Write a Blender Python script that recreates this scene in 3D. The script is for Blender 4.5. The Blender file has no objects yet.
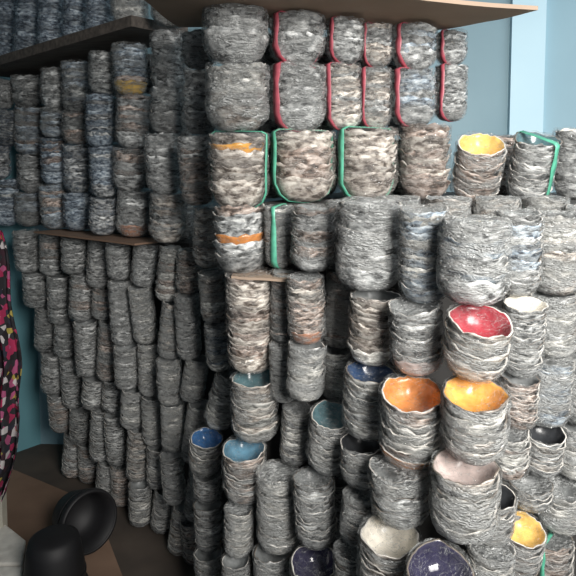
import bpy, math, random
from mathutils import Vector, Matrix, noise
R = random.Random(11)
SC = bpy.context.scene
COL = SC.collection

# ------------------------------------------------------------------ camera
F = 600.0; PITCH = math.radians(4.0); CX, CY = 288.0, 207.0; EYE = 1.5
cam_d = bpy.data.cameras.new('camera'); cam = bpy.data.objects.new('camera', cam_d); COL.objects.link(cam)
cam_d.sensor_fit = 'HORIZONTAL'; cam_d.sensor_width = 36.0; cam_d.lens = 36.0 * F / 576.0
cam_d.shift_y = -(288.0 - CY) / 576.0
cam_d.clip_start = 0.02
cam.location = (0, 0, EYE); cam.rotation_euler = (math.pi / 2 - PITCH, 0, 0)
SC.camera = cam

# ------------------------------------------------------------------ world, lights, exposure
W = bpy.data.worlds.new('world'); SC.world = W; W.use_nodes = True
W.node_tree.nodes['Background'].inputs[0].default_value = (0.80, 0.90, 1.0, 1)
W.node_tree.nodes['Background'].inputs[1].default_value = 0.18


def area(name, loc, target, sx, sy, power, col):
    l = bpy.data.lights.new(name, 'AREA'); l.shape = 'RECTANGLE'; l.size = sx; l.size_y = sy
    l.energy = power; l.color = col
    o = bpy.data.objects.new(name, l); COL.objects.link(o); o.location = loc
    o.rotation_euler = (Vector(target) - Vector(loc)).to_track_quat('-Z', 'Y').to_euler()
    return o


area('unseen_key_light', (0.95, -0.55, 2.1), (0.68, 1.5, 1.32), 0.9, 1.2, 36.0, (1.0, 0.97, 0.93)).data.spread = math.radians(81)  # unseen key lamp, spread narrowed so the left side falls darker
area('added_glint_light', (1.9, 1.9, 2.75), (1.0, 2.4, 1.4), 1.2, 0.12, 15.0, (0.92, 0.97, 1.0))  # unseen strip lamp added for glints
SC.view_settings.view_transform = 'Standard'
SC.view_settings.look = 'None'
SC.view_settings.gamma = 1.0
SC.view_settings.use_curve_mapping = False
SC.view_settings.exposure = 0.0
SC.cycles.transparent_max_bounces = 12
SC.cycles.max_bounces = 6


# ------------------------------------------------------------------ pixel / place helpers
def at(px, py, Y):
    u = -(py - CY) / F
    t = Y / (math.cos(PITCH) + u * math.sin(PITCH))
    return Vector(((px - CX) / F * t, Y, EYE + t * (u * math.cos(PITCH) - math.sin(PITCH))))


def ray_down(px, py, z=0.0):
    u = -(py - CY) / F
    t = (z - EYE) / (u * math.cos(PITCH) - math.sin(PITCH))
    return Vector(((px - CX) / F * t, t * (math.cos(PITCH) + u * math.sin(PITCH)), z))


# ------------------------------------------------------------------ object helpers
def link(name, me, parent=None, mats=()):
    o = bpy.data.objects.new(name, me); COL.objects.link(o)
    if parent: o.parent = parent
    for m in mats: me.materials.append(m)
    return o


def mesh(name, vs, fs, smooth=True, mi=None):
    me = bpy.data.meshes.new(name); me.from_pydata([tuple(v) for v in vs], [], fs); me.update()
    if smooth: me.polygons.foreach_set('use_smooth', [True] * len(me.polygons))
    if mi: me.polygons.foreach_set('material_index', mi)
    return me


def tag(o, label, cat, group=None):
    o['label'] = label; o['category'] = cat
    if group: o['group'] = group
    return o


def empty(name, loc, rot=(0, 0, 0)):
    o = bpy.data.objects.new(name, None); COL.objects.link(o); o.location = loc; o.rotation_euler = rot
    o.empty_display_size = 0.03
    return o


def struct(o): o['kind'] = 'structure'; return o


def prism(pts, z0, z1):
    n = len(pts); vs = [(p[0], p[1], z0) for p in pts] + [(p[0], p[1], z1) for p in pts]
    a = sum(pts[i][0] * pts[(i + 1) % n][1] - pts[(i + 1) % n][0] * pts[i][1] for i in range(n))
    if a < 0: vs = [(p[0], p[1], z0) for p in pts[::-1]] + [(p[0], p[1], z1) for p in pts[::-1]]
    fs = [tuple(range(n))[::-1], tuple(range(n, 2 * n))] + [(i, (i + 1) % n, n + (i + 1) % n, n + i) for i in range(n)]
    return vs, fs


# ------------------------------------------------------------------ materials
def mat(name, rough=0.6):
    m = bpy.data.materials.new(name); m.use_nodes = True
    nt = m.node_tree; b = nt.nodes['Principled BSDF']; b.inputs['Roughness'].default_value = rough
    return m, nt, b


def N(nt, t, **k):
    n = nt.nodes.new(t)
    for a, v in k.items():
        if a in n.inputs: n.inputs[a].default_value = v
        else: setattr(n, a, v)
    return n


def ramp(nt, stops):
    r = nt.nodes.new('ShaderNodeValToRGB'); e = r.color_ramp.elements
    while len(e) < len(stops): e.new(0.5)
    for i, (p, c) in enumerate(stops): e[i].position = p; e[i].color = (*c, 1)
    return r


def noisy(name, c1, c2, scale=8, rough=0.7, bump=0.1, stretch=(1, 1, 1), detail=5):
    m, nt, b = mat(name, rough)
    tc = N(nt, 'ShaderNodeTexCoord'); mp = N(nt, 'ShaderNodeMapping'); mp.inputs['Scale'].default_value = stretch
    nz = N(nt, 'ShaderNodeTexNoise', Scale=scale, Detail=detail)
    nt.links.new(tc.outputs['Object'], mp.inputs[0]); nt.links.new(mp.outputs[0], nz.inputs['Vector'])
    r = ramp(nt, [(0.3, c1), (0.7, c2)]); nt.links.new(nz.outputs['Fac'], r.inputs[0]); nt.links.new(r.outputs[0], b.inputs['Base Color'])
    bp = N(nt, 'ShaderNodeBump', Strength=bump, Distance=0.01); nt.links.new(nz.outputs['Fac'], bp.inputs['Height'])
    nt.links.new(bp.outputs[0], b.inputs['Normal'])
    return m


def shell_mat(name, dark, mid, pale):
    """rough coconut shell: streaky, mottled, with crackles; unit-sized bowl coordinates"""
    m, nt, b = mat(name, 0.5)
    tc = N(nt, 'ShaderNodeTexCoord'); oi = N(nt, 'ShaderNodeObjectInfo')
    mp = N(nt, 'ShaderNodeMapping'); mp.inputs['Scale'].default_value = (1, 1, 2.0)
    add = N(nt, 'ShaderNodeVectorMath', operation='ADD')
    mul = N(nt, 'ShaderNodeMath', operation='MULTIPLY'); mul.inputs[1].default_value = 37.0
    nt.links.new(oi.outputs['Random'], mul.inputs[0])
    nt.links.new(tc.outputs['Object'], mp.inputs[0]); nt.links.new(mp.outputs[0], add.inputs[0]); nt.links.new(mul.outputs[0], add.inputs[1])
    nz = N(nt, 'ShaderNodeTexNoise', Scale=4.6, Detail=4.0, Roughness=0.55, Distortion=0.3)
    nt.links.new(add.outputs[0], nz.inputs['Vector'])
    r = ramp(nt, [(0.38, dark), (0.49, mid), (0.62, pale)])
    nt.links.new(nz.outputs['Fac'], r.inputs[0])
    hs = N(nt, 'ShaderNodeHueSaturation'); mr = N(nt, 'ShaderNodeMapRange')
    mr.inputs['To Min'].default_value = 0.5; mr.inputs['To Max'].default_value = 1.6
    nt.links.new(oi.outputs['Random'], mr.inputs[0]); nt.links.new(mr.outputs[0], hs.inputs['Value'])
    nt.links.new(r.outputs[0], hs.inputs['Color']); nt.links.new(hs.outputs[0], b.inputs['Base Color'])
    bp = N(nt, 'ShaderNodeBump', Strength=0.5, Distance=0.012); nt.links.new(nz.outputs['Fac'], bp.inputs['Height'])
    nt.links.new(bp.outputs[0], b.inputs['Normal'])
    return m


def film_mat(name, tint, veil, lo=0.42, hi=0.72, crease=0.6):
    """crinkled clear packing film: mostly see-through, cloudy where it is bunched"""
    m, nt, b = mat(name, 0.11)
    b.inputs['Base Color'].default_value = (*tint, 1); b.inputs['Specular IOR Level'].default_value = 1.0
    tc = N(nt, 'ShaderNodeTexCoord'); oi = N(nt, 'ShaderNodeObjectInfo')
    mp = N(nt, 'ShaderNodeMapping'); mp.inputs['Scale'].default_value = (1, 1, 3.4)
    add = N(nt, 'ShaderNodeVectorMath', operation='ADD')
    mul = N(nt, 'ShaderNodeMath', operation='MULTIPLY'); mul.inputs[1].default_value = 53.0
    nt.links.new(oi.outputs['Random'], mul.inputs[0]); nt.links.new(tc.outputs['Object'], mp.inputs[0])
    nt.links.new(mp.outputs[0], add.inputs[0]); nt.links.new(mul.outputs[0], add.inputs[1])
    nz = N(nt, 'ShaderNodeTexNoise', Scale=1.7, Detail=4.0, Roughness=0.55, Distortion=0.6)
    nt.links.new(add.outputs[0], nz.inputs['Vector'])
    mr = N(nt, 'ShaderNodeMapRange'); mr.inputs['From Min'].default_value = lo; mr.inputs['From Max'].default_value = hi
    mr.inputs['To Min'].default_value = 0.05; mr.inputs['To Max'].default_value = veil
    nt.links.new(nz.outputs['Fac'], mr.inputs[0])
    # crease lines where the film is folded: ridges of a second noise
    n3 = N(nt, 'ShaderNodeTexNoise', Scale=3.4, Detail=3.0, Roughness=0.5, Distortion=1.2); nt.links.new(add.outputs[0], n3.inputs['Vector'])
    sb = N(nt, 'ShaderNodeMath', operation='SUBTRACT'); sb.inputs[1].default_value = 0.5; nt.links.new(n3.outputs['Fac'], sb.inputs[0])
    ab = N(nt, 'ShaderNodeMath', operation='ABSOLUTE'); nt.links.new(sb.outputs[0], ab.inputs[0])
    cr = N(nt, 'ShaderNodeMapRange'); cr.inputs['From Min'].default_value = 0.0; cr.inputs['From Max'].default_value = 0.022
    cr.inputs['To Min'].default_value = crease; cr.inputs['To Max'].default_value = 0.0; nt.links.new(ab.outputs[0], cr.inputs[0])
    sm = N(nt, 'ShaderNodeMath', operation='ADD', use_clamp=True); nt.links.new(mr.outputs[0], sm.inputs[0]); nt.links.new(cr.outputs[0], sm.inputs[1])
    n2 = N(nt, 'ShaderNodeTexNoise', Scale=5.5, Detail=4.0, Distortion=2.0); nt.links.new(add.outputs[0], n2.inputs['Vector'])
    bp = N(nt, 'ShaderNodeBump', Strength=1.0, Distance=0.09); nt.links.new(n2.outputs['Fac'], bp.inputs['Height'])
    nt.links.new(bp.outputs[0], b.inputs['Normal'])
    tr = N(nt, 'ShaderNodeBsdfTransparent'); mx = N(nt, 'ShaderNodeMixShader')
    nt.links.new(sm.outputs[0], mx.inputs[0]); nt.links.new(tr.outputs[0], mx.inputs[1]); nt.links.new(b.outputs[0], mx.inputs[2])
    nt.links.new(mx.outputs[0], nt.nodes['Material Output'].inputs['Surface'])
    return m


def plain(name, c, rough=0.35, amt=0.25):
    return noisy(name, tuple(x * (1 - amt) for x in c), tuple(min(1, x * (1 + amt)) for x in c), 6, rough, 0.05)


SH = {
    'grey': shell_mat('shell_grey', (.05, .052, .052), (.27, .28, .28), (.62, .63, .62)),
    'beige grey': shell_mat('shell_beige', (.07, .055, .045), (.36, .32, .28), (.70, .66, .60)),
    'brownish grey': shell_mat('shell_brown', (.05, .035, .028), (.27, .205, .17), (.58, .50, .45)),
    'bluish grey': shell_mat('shell_blue', (.04, .05, .065), (.21, .26, .31), (.50, .56, .60)),
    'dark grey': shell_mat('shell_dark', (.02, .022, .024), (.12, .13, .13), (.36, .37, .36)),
    'pale grey': shell_mat('shell_pale', (.14, .14, .13), (.46, .46, .43), (.78, .77, .73)),
}
LAQ = {
    'red': plain('lacquer_red', (.34, .04, .055), .25), 'orange': plain('lacquer_orange', (.62, .25, .07), .25),
    'amber': plain('lacquer_amber', (.72, .36, .08), .25), 'blue': plain('lacquer_blue', (.04, .14, .33), .2),
    'navy': plain('lacquer_navy', (.02, .05, .12), .2), 'teal': plain('lacquer_teal', (.09, .17, .19), .2),
    'sky': plain('lacquer_sky', (.11, .24, .33), .2), 'cream': plain('lacquer_cream', (.70, .66, .58), .3),
    'pink': plain('lacquer_pink', (.55, .46, .43), .3), 'violet': plain('lacquer_violet', (.035, .032, .07), .12),
    'yellow': plain('lacquer_yellow', (.72, .48, .14), .3), 'brown': plain('lacquer_brown', (.42, .20, .12), .35),
    'grey': plain('lacquer_grey', (.20, .21, .21), .35), 'dark': plain('lacquer_dark', (.03, .032, .035), .3),
}
EDGE = plain('shell_edge', (.66, .63, .58), .5)
EDGED = plain('shell_edge_dark', (.20, .17, .14), .6)
FILM = film_mat('clear_film', (.84, .86, .85), 0.55, .40, .66, .62)
SHEER = film_mat('sheer_film', (.84, .86, .85), 0.16, .50, .75, .35)
FILMB = film_mat('bluish_film', (.50, .60, .74), 0.45, .42, .70, .4)
FILMH = film_mat('heavy_film', (.84, .86, .85), 0.74, .36, .60, .7)
FILMW = film_mat('warm_film', (.88, .82, .77), 0.45, .42, .68, .6)
PINK = plain('pink_ribbon', (.36, .075, .10), .4)
GREEN = plain('green_ribbon', (.10, .40, .27), .4)
CARD = noisy('cardboard', (.36, .265, .195), (.43, .325, .245), 5, .85, .04)
CARDD = noisy('old_cardboard', (.17, .105, .07), (.25, .16, .11), 4, .9, .05)
WOOD = noisy('dark_wood', (.05, .042, .036), (.12, .10, .085), 9, .7, .3, (1, 12, 6))

# ------------------------------------------------------------------ setting
E1 = Vector((0.75, -0.67)).normalized(); E2 = Vector((0.67, 0.75)).normalized()
FLOORM = noisy('bare_floor', (.045, .036, .030), (.085, .066, .052), 5, .75, .15)
fl = link('floor', mesh('floor', [(-4, -2, 0), (4.5, -2, 0), (4.5, 6, 0), (-4, 6, 0)], [(0, 1, 2, 3)], False), None, [FLOORM]); struct(fl)
TEAL = noisy('teal_paint', (.10, .25, .29), (.13, .30, .345), 3, .6, .04)
BACKB = noisy('grey_blue_wall', (.165, .275, .325), (.19, .305, .355), 3, .55, .03)  # back wall: greyer, darker tone than the right wall
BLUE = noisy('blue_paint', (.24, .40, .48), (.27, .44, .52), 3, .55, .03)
PALE = noisy('pale_blue_column', (.46, .66, .76), (.50, .70, .79), 3, .55, .03)  # column: paler tone than the walls beside it


def wall(name, p, q, th, m, h=3.1):
    d = (Vector(q) - Vector(p)).normalized(); n = Vector((-d.y, d.x)) * th
    vs, fs = prism([p, q, (q[0] + n.x, q[1] + n.y), (p[0] + n.x, p[1] + n.y)], -0.02, h)
    return struct(link(name, mesh(name, vs, fs, False), None, [m]))


lw = Vector((-1.315, 3.16)); lwa = lw - E2 * 3.2; lwb = lw + E2 * 0.55
wall('wall_left', tuple(lwa), tuple(lwb), 0.1, TEAL)
BY = 3.02
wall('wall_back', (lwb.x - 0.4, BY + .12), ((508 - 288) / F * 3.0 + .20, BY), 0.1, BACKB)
k = 3.0 / F
xa, xb = (508 - 288) * k, (540 - 288) * k
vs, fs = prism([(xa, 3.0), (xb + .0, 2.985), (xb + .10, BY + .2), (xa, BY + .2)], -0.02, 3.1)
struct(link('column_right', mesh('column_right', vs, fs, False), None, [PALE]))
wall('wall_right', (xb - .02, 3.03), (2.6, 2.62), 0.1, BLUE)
vs, fs = prism([(-4, -2), (4.5, -2), (4.5, 6), (-4, 6)], 3.08, 3.15)
CEILM = noisy('ceiling_paint', (.52, .54, .54), (.58, .60, .60), 3, .8, .03)
struct(link('ceiling', mesh('ceiling', vs, fs, False), None, [CEILM]))

vs, fs = prism([tuple(at(84, 165, 2.82).xy), tuple(at(188, 165, 2.36).xy), tuple(at(188, 165, 2.36).xy + E2.xy * .45), tuple(at(84, 165, 2.82).xy + E2.xy * .35)], 0, 1.19)
LEDGE = (vs, fs)
# invented unseen ledges carrying the back rows; near-black colour stands in for gap shade
GAP_SHADE = noisy('ledge_gap_shade', (.028, .027, .026), (.05, .048, .046), 6, .9, .3)
struct(link('added_ledge_3', mesh('ledge_side', *LEDGE, False), None, [GAP_SHADE]))
TOPB = 1.385
vs, fs = prism([(-0.10, 1.80), (0.10, 1.70), (1.15, 1.66), (1.35, 2.5), (0.25, 2.6)], 0, TOPB)
struct(link('added_ledge_1', mesh('ledge', vs, fs, False), None, [GAP_SHADE]))
TOPA = 1.225
vs, fs = prism([(0.25, 1.54), (1.02, 1.53), (1.15, 1.655), (0.30, 1.655)], 0, TOPA)
struct(link('added_ledge_2', mesh('ledge_step', vs, fs, False), None, [GAP_SHADE]))


# ------------------------------------------------------------------ the wrapped bowl package
SEG = 40
OUT = [(0.0, 0.0), (.13, .004), (.25, .03), (.335, .08), (.395, .15), (.432, .235), (.462, .33), (.498, .40)]
INN = [(.468, .398), (.440, .31), (.405, .23), (.355, .15), (.28, .085), (.16, .045), (0.0, .04)]


def bowl_mesh(seed):
    rr = random.Random(seed); ph = [rr.uniform(0, 6.28) for _ in range(9)]; off = Vector((seed * 3.1, seed * 1.7, 0))
    vs = []; fs = []; mi = []; rows = []

    def wob(a, r, z):
        t = min(1, r / .45)
        dr = (.010 * math.sin(2 * a + ph[0]) + .008 * math.sin(3 * a + ph[1]) + .006 * math.sin(7 * a + ph[2])) * t
        dr += .026 * noise.noise(Vector((math.cos(a) * 3, math.sin(a) * 3, z * 6)) + off) * t
        up = max(0, (z - .15) / .25)
        dz = (.022 * math.sin(2 * a + ph[3]) + .018 * math.sin(3 * a + ph[4]) + .014 * math.sin(8 * a + ph[5])) * up
        dz += .045 * noise.noise(Vector((math.cos(a) * 5, math.sin(a) * 5, 3.3)) + off) * up
        return r + dr, z + dz
    prof = OUT + INN
    for i, (r, z) in enumerate(prof):
        if r == 0: rows.append([len(vs)]); vs.append((0, 0, z)); continue
        row = []
        for s in range(SEG):
            a = 2 * math.pi * s / SEG; q, h = wob(a, r, z)
            row.append(len(vs)); vs.append((q * math.cos(a), q * math.sin(a), h))
        rows.append(row)
    for i in range(len(rows) - 1):
        A, B = rows[i], rows[i + 1]; k = 0 if i < len(OUT) - 1 else (1 if i == len(OUT) - 1 else 2)
        for s in range(SEG):
            t = (s + 1) % SEG
            if len(A) == 1: fs.append((A[0], B[t], B[s]))
            elif len(B) == 1: fs.append((A[s], A[t], B[0]))
            else: fs.append((A[s], A[t], B[t], B[s]))
            mi.append(k)
    me = mesh('bowl', vs, fs, True, mi)
    for m in (SH['grey'], EDGE, LAQ['grey']): me.materials.append(m)
    return me


BOWLS = [bowl_mesh(i) for i in range(7)]
PITCH_B = 0.118


def wrap_mesh(h, closed, seed, loose=1.0):
    """film sleeve in units of the bowl width, height h"""
    off = Vector((seed * 1.37, seed * .71, seed * .33))
    prof = [(.12, -.006), (.30, .035), (.42, .12), (.485, .23), (.515, .34)]
    nmid = max(3, int((h - .36) / .07))
    prof += [(.518, .34 + (h - .36) * j / nmid) for j in range(1, nmid + 1)]
    if closed == 'dip': prof += [(.515, h + .02), (.47, h + .012), (.38, h - .03), (.24, h - .06), (.1, h - .07)]
    elif closed: prof += [(.50, h + .015), (.44, h + .03), (.30, h + .02), (.12, h + .005)]
    else: prof += [(.505, h + .03)]
    vs = []; fs = []; M = 44
    for i, (r, z) in enumerate(prof):
        for s in range(M):
            a = 2 * math.pi * s / M; p = Vector((math.cos(a) * 3.2, math.sin(a) * 3.2, z * 7))
            n = noise.noise(p + off) * .034 + noise.noise(p * 2.6 + off) * .020
            q = r + (n * loose + .004) * min(1, r / .3)
            zz = z + noise.noise(p * .8 - off) * .022
            if not closed and i == len(prof) - 1: zz += .035 * noise.noise(p * 1.5 + off)
            vs.append((q * math.cos(a), q * math.sin(a), zz))
    for i in range(len(prof) - 1):
        for s in range(M):
            t = (s + 1) % M; fs.append((i * M + s, i * M + t, (i + 1) * M + t, (i + 1) * M + s))
    if closed:
        k = (len(prof) - 1) * M; vs.append((0, 0, h - (.072 if closed == 'dip' else 0))); fs += [(k + s, k + (s + 1) % M, len(vs) - 1) for s in range(M)]
    nc = 5 * M + M if closed == 'dip' else 0
    return mesh('plastic_wrap', vs, fs, True, [0] * (len(fs) - nc) + [1] * nc)


def ribbon_mesh(h, ang, wd=.075, seed=0):
    """tape loop round the package in an upright plane, front strand at angle ang from the camera side"""
    d = Vector((math.sin(ang), -math.cos(ang), 0))
    t = Vector((math.cos(ang), math.sin(ang), 0))
    path = [(.545, .30)] + [(.548, .30 + (h - .30) * j / 5) for j in range(1, 6)] + [(.47, h + .045), (0, h + .05), (-.47, h + .045)]
    path += [(-.548, h - (h - .3) * j / 5) for j in range(6)] + [(-.46, .13), (-.30, .02), (0, -.02), (.30, .02), (.46, .13)]
    rr = random.Random(seed); vs = []; fs = []
    for i, (r, z) in enumerate(path):
        w = wd * rr.uniform(.6, 1.15); sh = rr.uniform(-.02, .02)
        c = d * r + Vector((0, 0, z)); nx, nz = path[(i + 1) % len(path)]; pr, pz = path[i - 1]
        tg = (d * (nx - pr) + Vector((0, 0, nz - pz))).normalized(); nn = t.cross(tg).normalized() * .006
        for sx, sn in ((-1, -1), (1, -1), (1, 1), (-1, 1)): vs.append(c + t * (w * .5 * sx + sh) + nn * sn)
    n = len(path)
    for i in range(n):
        j = (i + 1) % n
        for k in range(4): fs.append((i * 4 + k, j * 4 + k, j * 4 + (k + 1) % 4, i * 4 + (k + 1) % 4))
    return mesh('ribbon', vs, fs)


LABELLED = {'red', 'orange', 'amber', 'blue', 'navy', 'teal', 'sky', 'cream', 'violet', 'yellow', 'brown', 'pink'}
count = [0]; SCALE = .97


def package(base, d, h, label, group, shell='grey', inner='grey', film=FILM, tilt=(0, 0), closed=False, base_col=None,
            mid_col=None, ribbon=None, mix=None, sink=0.0):
    """base: resting point; d: bowl width; h: height (m); tilt: forward, sideways (degrees)"""
    if sink: base = (base[0], base[1], base[2] - sink * d); h += sink * d
    d *= SCALE; count[0] += 1; sd = count[0]; hu = h / d
    n = max(3, int(round((hu - .40) / PITCH_B)) + 1); n = n; step = (hu - .41) / (n - 1)
    T, S = math.radians(tilt[0]), math.radians(tilt[1])
    root = empty('bowl_package', base, (T, S, 0))
    tag(root, label, 'package', group)
    for i in range(n):
        me = BOWLS[R.randrange(len(BOWLS))]
        b = bpy.data.objects.new('bowl', me); COL.objects.link(b); b.parent = root
        s = d * R.uniform(.955, 1.0); b.scale = (s, s, d * .98)
        b.location = (R.uniform(-.008, .008) * d, R.uniform(-.008, .008) * d, i * step * d)
        b.rotation_euler = (R.uniform(-.035, .035), R.uniform(-.035, .035), R.uniform(0, 6.28))
        sh = SH[shell]
        if mix and R.random() < .35: sh = SH[mix]
        inn = LAQ[inner if i == n - 1 else 'grey']
        if i == 0 and base_col: sh = LAQ[base_col]; b['label'] = base_col + ' bowl base'
        if mid_col and i == mid_col[1]: sh = LAQ[mid_col[0]]; b['label'] = mid_col[0] + ' bowl'
        if i == n - 1 and inner in LABELLED: b['label'] = 'bowl with ' + {'sky': 'light blue', 'violet': 'black and violet', 'amber': 'orange'}.get(inner, inner) + ' inside'
        ed = EDGE if R.random() < .7 else EDGED
        for k, m in enumerate((sh, ed, inn)):
            b.material_slots[k].link = 'OBJECT'; b.material_slots[k].material = m
    w = link('plastic_wrap', wrap_mesh(hu, closed, sd), root, [film, SHEER]); w.scale = (d, d, d)
    if ribbon:
        for ang in ribbon[1]:
            rb = link('ribbon', ribbon_mesh(hu, math.radians(ang), ribbon[2] if len(ribbon) > 2 else .075, sd), root, [ribbon[0]]); rb.scale = (d, d, d)
            rb['label'] = ('pink' if ribbon[0] is PINK else 'green') + ' ribbon'
    return root


ORD = ['', 'first', 'second', 'third', 'fourth', 'fifth', 'sixth', 'seventh', 'eighth', 'ninth', 'tenth', 'eleventh', 'twelfth']
WORDS = {1: 'top', 2: 'second', 3: 'third', 4: 'fourth', 5: 'fifth', 6: 'sixth', 7: 'seventh', 8: 'eighth', 9: 'ninth', 10: 'tenth', 11: 'eleventh'}


def pick(ws): return R.choices(list(ws), weights=list(ws.values()))[0]


# ---- the shaded left side: a face of tall narrow packages from the left wall towards the corner
def faceY(px): return 2.95 - .0043 * px
def plank_z(px): return 1.925 + .08 * px / 153


up_px = [(2, 25), (30, 30), (55, 27), (79, 29), (104, 28), (132, 34), (167, 36)]
SHEET_Z = 1.205
rows_up = [2.0, 1.80, 1.60, 1.40, SHEET_Z]
for c, (px, w) in enumerate(up_px):
    Y = faceY(px) + (.035 if c % 2 else 0) - (.09 if c == 0 else 0); d = w * 1.0 * Y / F
    jit = [0] + [R.uniform(-.045, .045) for _ in range(3)] + [0]
    zs = [z + j for z, j in zip(rows_up, jit)]
    zs[0] = plank_z(px) - .022 if c < 6 else 1.985
    zs[1] -= .03; zs[2] -= .015
    for r in range(4):
        sh = pick({'bluish grey': 3, 'grey': 4, 'dark grey': 1.5, 'brownish grey': 1} if c < 5 else {'grey': 4, 'bluish grey': 2, 'beige grey': 2})
        lab = f'{sh} wrapped bowls, {WORDS[r+1]} package in {ORD[c+1]} stack from left under dark plank'
        x = at(px, 165, Y).x
        kw = {}
        if c == 5 and r == 0:
            kw = dict(base_col='yellow'); lab = 'grey wrapped bowls with yellow bowl at the base, right under plank end'
        if c == 4 and r == 3 or c == 5 and r == 3: kw['tilt'] = (0, 4)
        if c == 5 and r == 3:
            kw['base_col'] = 'brown'; lab = 'grey wrapped bowls with reddish brown base bowl, upper left side of the pile'
        package((x + R.uniform(-.012, .012), Y + R.uniform(-.02, .02), zs[r + 1] + .004), d, zs[r] - zs[r + 1] - .008, lab, 'packages under the dark plank',
                sh, 'grey' if R.random() < .7 else 'navy', FILMB if c < 5 and R.random() < .45 else FILM,
                kw.pop('tilt', (R.uniform(-2, 3), R.uniform(-3.5, 3.5))), mix=pick({'grey': 2, 'dark grey': 1, 'brownish grey': 1}), sink=.07 if r < 3 else 0, **kw)

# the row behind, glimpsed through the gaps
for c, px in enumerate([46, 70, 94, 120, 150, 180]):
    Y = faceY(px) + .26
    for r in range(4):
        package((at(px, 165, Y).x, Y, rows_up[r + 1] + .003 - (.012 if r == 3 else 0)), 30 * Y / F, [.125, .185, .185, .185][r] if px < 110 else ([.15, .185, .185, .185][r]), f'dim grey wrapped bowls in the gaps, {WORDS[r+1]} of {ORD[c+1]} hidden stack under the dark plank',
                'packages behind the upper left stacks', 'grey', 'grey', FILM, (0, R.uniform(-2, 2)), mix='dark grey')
lo_n = 8
for c in range(lo_n):
    top = 22 + 23.5 * c; foot = 66 + 17.5 * c + (3 if c > 4 else 0)
    rows = [1.195, 1.0, .80, .60, .40, .20, 0.0]
    jit = [0] + [R.uniform(-.035, .035) for _ in range(5)] + [0]
    zs = [z + j for z, j in zip(rows, jit)]
    Yc = faceY(28 + 22 * c) + (.03 if c % 2 else -.01)
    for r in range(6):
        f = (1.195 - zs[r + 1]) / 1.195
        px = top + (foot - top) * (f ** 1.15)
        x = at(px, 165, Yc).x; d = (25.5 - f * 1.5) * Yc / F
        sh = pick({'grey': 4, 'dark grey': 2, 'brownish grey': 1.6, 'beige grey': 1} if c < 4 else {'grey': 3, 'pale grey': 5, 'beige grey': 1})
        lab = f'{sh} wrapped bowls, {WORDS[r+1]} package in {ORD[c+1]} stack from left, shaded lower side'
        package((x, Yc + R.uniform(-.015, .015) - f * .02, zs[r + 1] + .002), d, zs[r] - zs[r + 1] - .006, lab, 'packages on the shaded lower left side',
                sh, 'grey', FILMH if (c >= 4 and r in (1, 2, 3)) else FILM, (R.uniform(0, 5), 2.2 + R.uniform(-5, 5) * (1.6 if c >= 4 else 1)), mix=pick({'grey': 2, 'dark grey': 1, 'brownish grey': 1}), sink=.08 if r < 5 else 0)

# ---- packages standing on the dark plank, top left
for c, (px, w, yb) in enumerate([(3, 24, 74), (27, 27, 68), (51, 27, 60), (75, 26, 52), (99, 28, 44), (130, 36, 31)]):
    Y = faceY(px); p = at(px, yb, Y)
    pale = c == 5
    package((p.x, Y, plank_z(px) + .044), w * Y / F, .33, f'{"pale grey" if pale else "bluish"} film-wrapped bowls, {ORD[c+1]} package from left standing on the dark plank',
            'packages on the plank', 'pale grey' if pale else 'bluish grey', 'grey', FILMH if pale else FILMB, (0, R.uniform(1, 6) if not pale else 0), mix='bluish grey' if not pale else None)
p = at(171, 20, 2.22)
package((p.x, 2.22, 2.0), .15, .24, 'pale wrapped bowls at the top, between plank end and big cardboard', 'packages on the plank', 'pale grey', 'grey', FILMH, (0, 2))

# ---- the near stacks: (px, width px, top y, bottom y, depth) from the top down
SCALE = 1.0
NEAR = {
 1: (2.02, [(199, 34, 135, 206), (207, 31, 206, 268), (214, 28, 268, 320), (219, 27, 320, 368), (214, 31, 368, 428), (202, 34, 428, 470), (205, 30, 470, 499), (207, 30, 499, 546), (210, 30, 546, 596)]),
 2: (1.76, [(239, 58, 133, 203), (241, 54, 203, 268), (251, 48, 275, 372), (254, 48, 372, 440), (243, 44, 440, 500), (236, 30, 500, 552), (236, 30, 552, 610)]),
 3: (1.70, [(280, 30, 205, 268), (282, 26, 275, 340), (284, 28, 340, 402), (295, 32, 402, 464), (279, 45, 464, 545), (276, 40, 545, 622)]),
 4: (1.60, [(313, 44, 205, 272), (308, 38, 272, 340), (305, 38, 340, 400), (329, 45, 400, 470), (319, 43, 470, 545), (315, 48, 545, 610)]),
 5: (1.66, [(338, 32, 200, 268), (339, 31, 268, 345), (340, 32, 345, 402)]),
 6: (1.48, [(369, 66, 200, 290), (374, 52, 290, 364), (369, 53, 364, 436), (367, 46, 436, 486), (361, 38, 486, 540), (358, 40, 540, 600)]),
 7: (1.36, [(426, 48, 206, 298), (421, 52, 298, 374), (415, 63, 374, 458), (406, 60, 458, 522), (393, 62, 522, 600)]),
 8: (1.25, [(475, 68, 218, 305), (477, 65, 305, 376), (481, 64, 376, 457), (471, 68, 457, 536), (442, 66, 536, 620)]),
 9: (1.37, [(520, 46, 210, 296), (526, 42, 296, 372), (523, 40, 372, 424), (516, 42, 424, 478), (498, 46, 478, 536), (497, 48, 536, 600)]),
 10: (1.44, [(560, 50, 212, 290), (560, 46, 290, 352), (553, 46, 352, 420), (550, 42, 420, 474), (540, 44, 474, 508), (528, 44, 508, 570), (524, 44, 570, 640)]),
 11: (1.52, [(598, 50, 205, 285), (596, 48, 285, 350), (590, 46, 350, 420), (585, 46, 420, 478), (572, 50, 478, 530), (562, 46, 530, 590), (562, 46, 590, 650)]),
}
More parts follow.
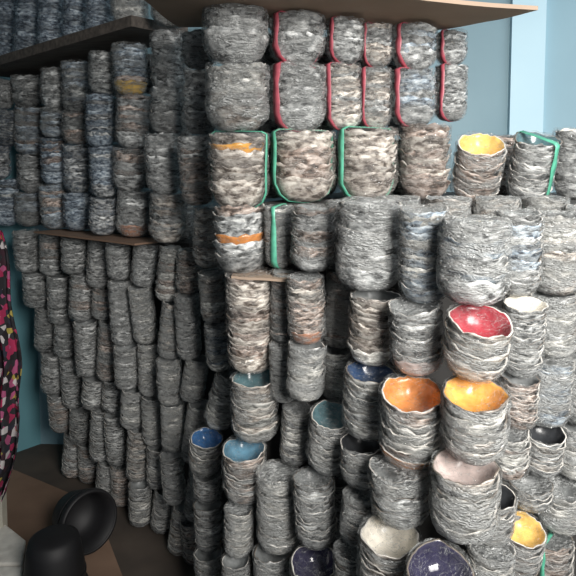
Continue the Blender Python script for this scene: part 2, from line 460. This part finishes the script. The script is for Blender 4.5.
SPECIAL = {
 (1, 6): dict(inner='blue', tilt=(14, 4), label='small wrapped bowls with bright blue inside on top, lower middle of the pile'),
 (1, 5): dict(tilt=(2, 16), shell='pale grey'),
 (2, 1): dict(shell='beige grey', film=FILMW, ribbon=(GREEN, [62]), mid=('amber', 6), label='beige wrapped bowls with an amber bowl near the top, left of the green ribbon'),
 (2, 2): dict(shell='grey', film=SHEER, mid=('orange', 3), label='wrapped bowls with one orange bowl among them, above the brown cardboard edge'),
 (2, 3): dict(shell='beige grey', film=FILMW, label='tall cream and brown wrapped bowls under the brown cardboard edge'),
 (2, 4): dict(inner='teal', shell='beige grey', tilt=(4, 0), label='wrapped bowls with dull teal inside, below the tall cream package'),
 (2, 5): dict(inner='sky', shell='brownish grey', tilt=(8, 0), label='wrapped bowls with a light blue crescent showing at the open top'),
 (3, 1): dict(shell='dark grey', ribbon=(GREEN, [-20], .2), label='narrow dark wrapped bowls with a green ribbon down the front'),
 (3, 2): dict(shell='dark grey'),
 (3, 3): dict(shell='dark grey'),
 (3, 5): dict(shell='pale grey', film=FILMH, label='pale tapering wrapped bowls near the bottom middle of the pile'),
 (4, 2): dict(base='brown', label='wrapped bowls with a terracotta brown base bowl, centre of the pile'),
 (4, 3): dict(shell='pale grey', film=FILMH, label='pale wrapped bowls just below the terracotta brown base bowl'),
 (4, 4): dict(inner='teal', shell='pale grey', film=FILMH, tilt=(15, 4), label='pale wrapped bowls tilted open to a dark teal inside'),
 (4, 6): dict(inner='violet', tilt=(15, 0), label='wrapped bowls open to dusky violet inside, bottom edge below the middle'),
 (6, 1): dict(shell='grey', film=FILMH, label='widest grey wrapped bowls topping the near stack that holds the dark blue bowl'),
 (6, 2): dict(shell='beige grey', film=FILMW, label='brown and beige wrapped bowls directly above the dark blue bowl'),
 (6, 3): dict(inner='navy', shell='pale grey', film=FILM, tilt=(8, 3), label='pale wrapped bowls open to a dark blue inside'),
 (6, 5): dict(shell='dark grey'), (6, 6): dict(shell='dark grey'), (6, 4): dict(shell='grey', inner='dark'),
 (7, 1): dict(shell='bluish grey'),
 (7, 2): dict(shell='grey', base='pink', label='grey wrapped bowls resting behind the tilted orange bowl'),
 (7, 3): dict(inner='orange', base='orange', shell='pale grey', tilt=(16, -2), label='wrapped bowls tilted open to orange inside, with a peach base bowl'),
 (7, 4): dict(shell='grey', film=FILMH, label='grey wrapped bowls under the peach base bowl'),
 (7, 5): dict(inner='cream', shell='beige grey', tilt=(9, 0), label='beige wrapped bowls with a cream top, at the bottom edge'),
 (8, 1): dict(shell='bluish grey', film=FILMH, closed=True, label='large film-covered bowls at the top, directly above the red bowl'),
 (8, 2): dict(inner='red', shell='pale grey', tilt=(17, 3), label='wrapped bowls open to red inside, directly under the large film-covered package'),
 (8, 3): dict(inner='amber', shell='pale grey', tilt=(13, -3), label='pale wrapped bowls open to amber inside, below the red bowl'),
 (8, 4): dict(inner='pink', shell='pale grey', film=FILMH, tilt=(4, 0), label='pale wrapped bowls with dull pinkish top, below the amber bowl'),
 (8, 5): dict(inner='violet', shell='grey', tilt=(29, 0), label='large wrapped bowl tilted open to glossy black inside with a violet rim'),
 (9, 2): dict(inner='cream', shell='grey', film=FILM, tilt=(10, 0), label='wrapped bowls with a smooth cream top, right of the red bowl'),
 (9, 3): dict(shell='brownish grey'),
 (9, 5): dict(inner='dark', shell='pale grey', tilt=(14, 0), label='wrapped bowls with a black ragged top, right of the pinkish-topped package'),
 (10, 1): dict(film=FILMH, shell='pale grey', closed=True), (11, 1): dict(film=FILMH, shell='pale grey', closed=True),
 (10, 2): dict(film=FILMH, shell='pale grey'), (10, 3): dict(film=FILMH, shell='bluish grey'),
 (10, 4): dict(inner='dark', tilt=(12, 0), shell='grey'),
 (10, 6): dict(inner='yellow', shell='brownish grey', tilt=(20, 0), label='brownish wrapped bowls with a ragged orange-yellow top, lower right'),
 (11, 5): dict(film=FILMH, shell='pale grey', closed=True, label='whitish film-covered bowls at the right edge, beside the orange-yellow top'),
 (11, 6): dict(ribbon=(GREEN, [-40], .12), shell='brownish grey'),
}
for c, (Y0, items) in NEAR.items():
    z_next = None; kx = 0
    items = list(items)
    # carry the stack on down to the floor with packages of the last size
    px, w, yt, yb = items[-1]
    Ylast = Y0 - .018 * (len(items) - 1)
    nsee = len(items)
    zb = at(px, yb, Ylast).z
    extra = []
    if zb > .01:
        n = max(1, int(round(zb / .24))) if zb > .1 else 0
        extra = [zb * (n - j) / n for j in range(n + 1)] if n else []
    ztop0 = None
    for r, (px, w, yt, yb) in enumerate(items):
        Y = Y0 - .018 * r; d = w * Y / F
        zt = at(px, yt, Y).z if z_next is None else z_next
        zbm = at(px, yb, Y).z
        nxt = items[r + 1] if r + 1 < len(items) else None
        if not extra and nxt is None: zbm = 0.0
        z_next = zbm
        sp = dict(SPECIAL.get((c, r + 1), {}))
        sh = sp.get('shell') or pick({'grey': 5, 'beige grey': 2, 'pale grey': 2.5, 'brownish grey': 1.2, 'bluish grey': 1})
        lab = sp.get('label') or f'{sh} wrapped bowls, {WORDS[r+1]} package down in {ORD[c]} near stack from the pile corner'
        tl = sp.get('tilt', (R.uniform(0, 5), R.uniform(-4, 4)))
        hh = zt - zbm
        back = math.sin(math.radians(tl[0])) * hh * .5
        md = sp.get('mid')
        if md and md[1] == 99: md = None; sp['inner'] = 'amber'
        sink = .11 if nxt is not None and nxt[1] >= .88 * w and abs(nxt[0] - px) < .2 * w else 0.0
        if nxt is not None and (c, r + 2) in SPECIAL and SPECIAL[(c, r + 2)].get('inner') in LABELLED: sink = 0
        if tl[0] > 10: hh -= .07 * d
        shut = not sp.get('inner') and r > 0 and (items[r - 1][1] < .88 * w * 1.1 or abs(items[r - 1][0] - px) > .12 * w)
        if shut: hh -= .03 * d
        if sp.get('inner') in ('cream', 'pink'): sp['closed'] = 'dip'
        package((at(px, 165, Y).x, Y + back * .6, zbm + .003), d, max(.05, hh - .006), lab, 'packages in the near stacks', sh,
                sp.get('inner', 'grey'), sp.get('film', FILM if R.random() < .75 else FILMH), tl,
                sp.get('closed', 'dip' if sp.get('inner') in LABELLED else (r == 0 or shut)), sp.get('base'), md, sp.get('ribbon'), mix=pick({'grey': 2, 'beige grey': 1, 'pale grey': 1, 'brownish grey': .7}), sink=sink)
    for j in range(len(extra) - 1):
        Yb = Ylast - .012 * (j + 1)
        package((at(px, 165, Ylast).x, Yb, extra[j + 1] + .003), w * .86 * Ylast / F, extra[j] - extra[j + 1] - .006,
                f'grey wrapped bowls low in {ORD[c]} near stack, {ORD[j+1]} package below the photo edge', 'packages at the foot of the near stacks', 'grey', 'grey', FILM, (0, 0))

# ---- two ribbon-tied rows and the row under them, on the ledge behind
TIER = [(297, 54, 1.84), (343, 37, 1.88), (374, 32, 1.94), (411, 45, 1.97), (449, 31, 2.04)]
y32 = [132, 131, 130, 128, 122]; y21 = [67, 65, 69, 71, 66]
for c, (px, w, Y) in enumerate(TIER):
    d = w * Y / F
    zb_, zc, zd = at(px, y32[c], Y).z, at(px, y21[c], Y).z, 1.942
    x = at(px, 165, Y).x
    shs = ['grey', 'beige grey', 'beige grey', 'bluish grey', 'grey'][c]
    package((x, Y, zb_ + .003), d, zc - zb_ - .006, f'{shs} wrapped bowls with pink ribbon, {ORD[c+1]} from left in the lower ribboned row',
            'ribboned packages', shs, 'grey', FILMH if c == 0 else FILM, (0, R.uniform(-2, 2)), ribbon=(PINK, [-45], .16), mix='grey')
    package((x, Y, zc + .003), d, zd - zc - .006, f'grey wrapped bowls with pink ribbon, {ORD[c+1]} from left in the upper ribboned row',
            'ribboned packages', 'grey', 'grey', FILM, (0, R.uniform(-2, 2)), ribbon=(PINK, [-44], .14), mix=shs)
for c, (px, w, Y, yt) in enumerate([(303, 62, 1.84, 132), (367, 58, 1.88, 129.5), (424, 50, 1.96, 125)]):
    zt = at(px, yt, Y).z
    package((at(px, 165, Y).x, Y, TOPB + .003), w * Y / F, zt - TOPB - .006, f'wide brownish wrapped bowls, {ORD[c+1]} from left in the row below the two ribboned rows',
            'packages below the ribboned rows', 'brownish grey' if c != 1 else 'beige grey', 'grey', FILMW, (0, 0), ribbon=(GREEN, [-58], .14) if c < 2 else None, mix='beige grey')
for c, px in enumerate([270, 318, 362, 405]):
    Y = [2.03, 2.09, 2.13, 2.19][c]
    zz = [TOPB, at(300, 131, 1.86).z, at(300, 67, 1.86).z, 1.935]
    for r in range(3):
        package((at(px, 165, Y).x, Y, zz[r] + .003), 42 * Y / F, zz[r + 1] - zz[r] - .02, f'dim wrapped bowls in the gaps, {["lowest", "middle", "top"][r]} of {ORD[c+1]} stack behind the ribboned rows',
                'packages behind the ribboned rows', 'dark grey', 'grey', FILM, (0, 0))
# left end of the ribboned rows stands on the second near stack; one more darker stack beside it
z203 = at(239, 133, 1.76).z
zm = at(239, 66, 1.78).z
package((at(238, 165, 1.78).x, 1.78, z203 + .003), 60 * 1.78 / F, zm - z203 - .006, 'large pale wrapped bowls at the left end of the lower ribboned row', 'ribboned packages', 'pale grey', 'grey', FILMH, (0, 0), mix='beige grey')
package((at(236, 165, 1.78).x, 1.78, zm + .003), 62 * 1.78 / F, 1.942 - zm - .006, 'large grey wrapped bowls at the left end of the upper ribboned row', 'ribboned packages', 'grey', 'grey', FILMH, (0, 0), mix='bluish grey')
z1 = at(199, 135, 2.02).z; z2 = at(200, 70, 2.04).z
package((at(200, 165, 2.04).x, 2.04, z1 + .003), 36 * 2.04 / F, z2 - z1 - .006, 'shaded grey wrapped bowls in the recess beside the ribboned rows, lower one', 'packages beside the ribboned rows', 'grey', 'grey', FILM, (0, 3))
package((at(200, 165, 2.04).x, 2.04, z2 + .003), 36 * 2.04 / F, 1.94 - z2 - .006, 'shaded grey wrapped bowls in the recess beside the ribboned rows, upper one', 'packages beside the ribboned rows', 'grey', 'grey', FILM, (0, 2))

# ---- back row by the blue wall, and the tops of the rows between
BACK = [(472, 46, 136, 2.0, 'yellow', 'brownish grey', 'dark wrapped bowls with a yellow top in the back row by the blue wall', 30),
        (500, 34, 136, 2.15, 'grey', 'brownish grey', 'brown wrapped bowls just right of the yellow top, back row', 4),
        (527, 42, 135, 1.94, 'teal', 'grey', 'film-topped grey bowls in the back row in front of the pale blue column', 22),
        (573, 42, 130, 2.04, 'cream', 'grey', 'grey wrapped bowls in the back row at the right edge of the photo', 6)]
for px, w, yt, Y, inn, sh, lab, tl in BACK:
    zt = at(px, yt, Y).z
    package((at(px, 165, Y).x, Y, TOPB + .003), w * Y / F, zt - TOPB - .003, lab, 'packages in the back row', sh, inn, FILM, (tl, 0), 'dip' if tl > 20 else inn == 'grey',
            ribbon=(GREEN, [30], .16) if px == 527 else None)
for c, (px, w, Y) in enumerate([(398, 43, 1.625), (448, 44, 1.60), (497, 44, 1.60), (546, 44, 1.61)]):
    package((at(px, 165, Y).x, Y, TOPA + .003), w * Y / F, .185, f'whitish film-covered bowls, {ORD[c+1]} from left in the row behind the near stacks', 'packages behind the near stacks',
            R.choice(['pale grey', 'grey', 'beige grey']), 'grey', FILMH, (0, 0), True)

# ------------------------------------------------------------------ boards and cardboard
def sheet(name, pts, z, th, m, label, cat, sag=0.0, seed=1, rise=0.0):
    """thin board over a polygon given as a 4-corner grid, slightly wavy"""
    A, B, C, D = [Vector(p) for p in pts]; n = 14; vs = []; fs = []
    for side in (0, 1):
        for i in range(n + 1):
            for j in range(n + 1):
                u, v = i / n, j / n
                p = (A * (1 - u) + B * u) * (1 - v) + (D * (1 - u) + C * u) * v
                zz = z + rise * u + side * th + sag * noise.noise(Vector((u * 2.2 + seed, v * 2.2, 0)))
                vs.append((p.x, p.y, zz))
    K = (n + 1) ** 2
    q = lambda s, i, j: s * K + i * (n + 1) + j
    for i in range(n):
        for j in range(n):
            fs.append((q(0, i, j), q(0, i, j + 1), q(0, i + 1, j + 1), q(0, i + 1, j)))
            fs.append((q(1, i, j), q(1, i + 1, j), q(1, i + 1, j + 1), q(1, i, j + 1)))
        fs.append((q(0, i, 0), q(0, i + 1, 0), q(1, i + 1, 0), q(1, i, 0))); fs.append((q(0, i, n), q(1, i, n), q(1, i + 1, n), q(0, i + 1, n)))
        fs.append((q(0, 0, i), q(1, 0, i), q(1, 0, i + 1), q(0, 0, i + 1))); fs.append((q(0, n, i), q(0, n, i + 1), q(1, n, i + 1), q(1, n, i)))
    o = link(name, mesh(name, vs, fs, False), None, [m]); return tag(o, label, cat)


sheet('cardboard_sheet', [(-.42, 1.42), (.735, 1.80), (.50, 2.06), (-.36, 2.02)], 1.951, .012, CARD, 'large brown cardboard sheet lying on top of the ribboned rows', 'cardboard', .012)
a, b = at(-4, 165, faceY(-4) - .08), at(153, 165, faceY(153))
nrm = Vector((.67, .75, 0))
f0, f1 = a.xy - nrm.xy * .10, b.xy - nrm.xy * .085
sheet('plank', [tuple(f0), tuple(f1), tuple(f1 + nrm.xy * .26), tuple(f0 + nrm.xy * .26)], plank_z(-4), .04, WOOD, 'dark wooden plank across the upper left stacks', 'plank', .0, rise=plank_z(153) - plank_z(-4))
a, b = at(50, 165, faceY(50)), at(150, 165, faceY(150))
f0, f1 = a.xy - nrm.xy * .085, b.xy - nrm.xy * .075
sheet('cardboard_sheet', [tuple(f0), tuple(f1), tuple(f1 + nrm.xy * .16), tuple(f0 + nrm.xy * .16)], 1.197, .007, CARDD, 'thin dark cardboard edge between the layers of the shaded left side', 'cardboard', .0)
zc = at(241, 271, 1.74).z
sheet('cardboard_sheet', [(at(232, 165, 1.7).x, 1.655), (at(292, 165, 1.7).x, 1.60), (at(292, 165, 1.7).x, 1.78), (at(232, 165, 1.7).x, 1.82)], zc - .006, .007, CARD, 'brown cardboard edge sticking out right of the orange bowl', 'cardboard', .003)

# ------------------------------------------------------------------ floor corner, bottom left
def floor_sheet(pix, z, th, m, label):
    P = [ray_down(x, y, z) for x, y in pix]
    return sheet('cardboard_sheet', [(p.x, p.y) for p in P], z, th, m, label, 'cardboard', .0)


floor_sheet([(-30, 540), (150, 650), (95, 505), (12, 470)], .002, .006, CARDD, 'flattened brown cardboard on the floor at the lower left')

TUB = noisy('black_plastic', (.006, .006, .007), (.011, .011, .013), 9, .6, .04)


def tub(loc, rot, r, h, label):
    root = empty('plastic_tub', loc, rot); tag(root, label, 'tub')
    def lathe(prof, name, closed=False):
        S = 48; vs = []; fs = []
        for (q, z) in prof:
            for s in range(S): vs.append((q * math.cos(2 * math.pi * s / S), q * math.sin(2 * math.pi * s / S), z))
        n = len(prof); rng = n if closed else n - 1
        for i in range(rng):
            for s in range(S):
                t = (s + 1) % S; j = (i + 1) % n; fs.append((i * S + s, i * S + t, j * S + t, j * S + s))
        return link(name, mesh(name, vs, fs), root, [TUB])
    lathe([(.001, 0), (r * .6, .0), (r * .78, .012), (r * .88, .05), (r * .96, h * .55), (r, h), (r * .96, h), (r * .91, h * .55), (r * .82, .06), (r * .7, .02), (.001, .018)], 'body')
    lathe([(r * 1.0, h - .03), (r * 1.07, h - .028), (r * 1.09, h - .01), (r * 1.06, h + .006), (r * .97, h + .004), (r * .97, h - .01)], 'rim', True)
    lathe([(r * .97, h * .62), (r * 1.0, h * .63), (r * 1.0, h * .68), (r * .97, h * .69)], 'band', True)


g = ray_down(52, 596)
tub((g.x + .012, g.y + .0, .222), (math.pi, 0, .4), .105, .215, 'black plastic tub upside down on the floor, nearer of two')
g = ray_down(88, 556)
tub((g.x - .10, g.y + .10, .115), (math.radians(82), 0, math.radians(48)), .108, .15, 'black plastic tub lying on its side behind the upturned tub')

WHITE = noisy('white_speckled', (.62, .60, .55), (.84, .82, .76), 26, .8, .2)
for i, (pts, lab) in enumerate([([(-40, 488), (26, 540), (23, 563), (-40, 563)], 'white speckled slab at the lower left corner, farther one'),
                                ([(-40, 566), (23, 566), (19, 600), (-40, 600)], 'white speckled slab at the lower left corner, nearer one')]):
    P = [ray_down(x, y, .05) for x, y in pts]
    vs, fs = prism([(p.x, p.y) for p in P], .0, .05)
    o = link('foam_slab', mesh('foam_slab', vs, fs, False), None, [WHITE])
    bv = o.modifiers.new('bevel', 'BEVEL'); bv.width = .006; bv.segments = 2
    tag(o, lab, 'slab')

# hanging patterned cloth on a pale post at the left edge
m, nt, b = mat('patterned_cloth', .85)
tc = N(nt, 'ShaderNodeTexCoord'); vo = N(nt, 'ShaderNodeTexVoronoi', Scale=42.0, Randomness=1.0); nt.links.new(tc.outputs['Object'], vo.inputs['Vector'])
sp = N(nt, 'ShaderNodeSeparateColor'); nt.links.new(vo.outputs['Color'], sp.inputs[0])
r = ramp(nt, [(0, (.02, .016, .02)), (.30, (.03, .03, .035)), (.50, (.42, .03, .10)), (.62, (.05, .02, .03)), (.70, (.62, .58, .58)), (.80, (.45, .10, .22)), (.90, (.45, .36, .08)), (.95, (.03, .03, .05))])
r.color_ramp.interpolation = 'CONSTANT'; nt.links.new(sp.outputs[0], r.inputs[0]); nt.links.new(r.outputs[0], b.inputs['Base Color'])
YC = 2.25
xl = at(-27, 165, YC).x
vs = []; fs = []; nu, nv = 26, 40
for side in (0, 1):
    for j in range(nv + 1):
        v = j / nv; z = 1.24 - 1.03 * v
        wd = (.10 + .05 * min(1, v * 2)) * (1 - .4 * max(0, v - .7) / .3)
        for i in range(nu + 1):
            u = i / nu; fold = .03 * math.sin(u * 15 + v * 2) * (.4 + v) + .012 * math.sin(u * 31 + 4 * v)
            vs.append((xl + wd * u + .008 * math.sin(v * 17), YC + fold + side * .006, z + .012 * math.sin(u * 9)))
K = (nu + 1) * (nv + 1)
for j in range(nv):
    for i in range(nu):
        q = j * (nu + 1) + i
        fs.append((q, q + nu + 1, q + nu + 2, q + 1)); fs.append((K + q, K + q + 1, K + q + nu + 2, K + q + nu + 1))
for j in range(nv):
    for i in (0, nu):
        q = j * (nu + 1) + i; fs.append((q, q + nu + 1, K + q + nu + 1, K + q))
tag(link('hanging_cloth', mesh('hanging_cloth', vs, fs), None, [m]), 'red, pink, white and black patterned cloth hanging at the left edge', 'cloth')
POST = plain('pale_post', (.45, .43, .36), .6)
xp = at(-9, 165, YC + .09).x
vs, fs = prism([(xp - .03, YC + .06), (xp + .012, YC + .06), (xp + .012, YC + .1), (xp - .03, YC + .1)], 0, 1.37)
tag(link('wooden_post', mesh('wooden_post', vs, fs, False), None, [POST]), 'pale upright post behind the hanging patterned cloth', 'post')
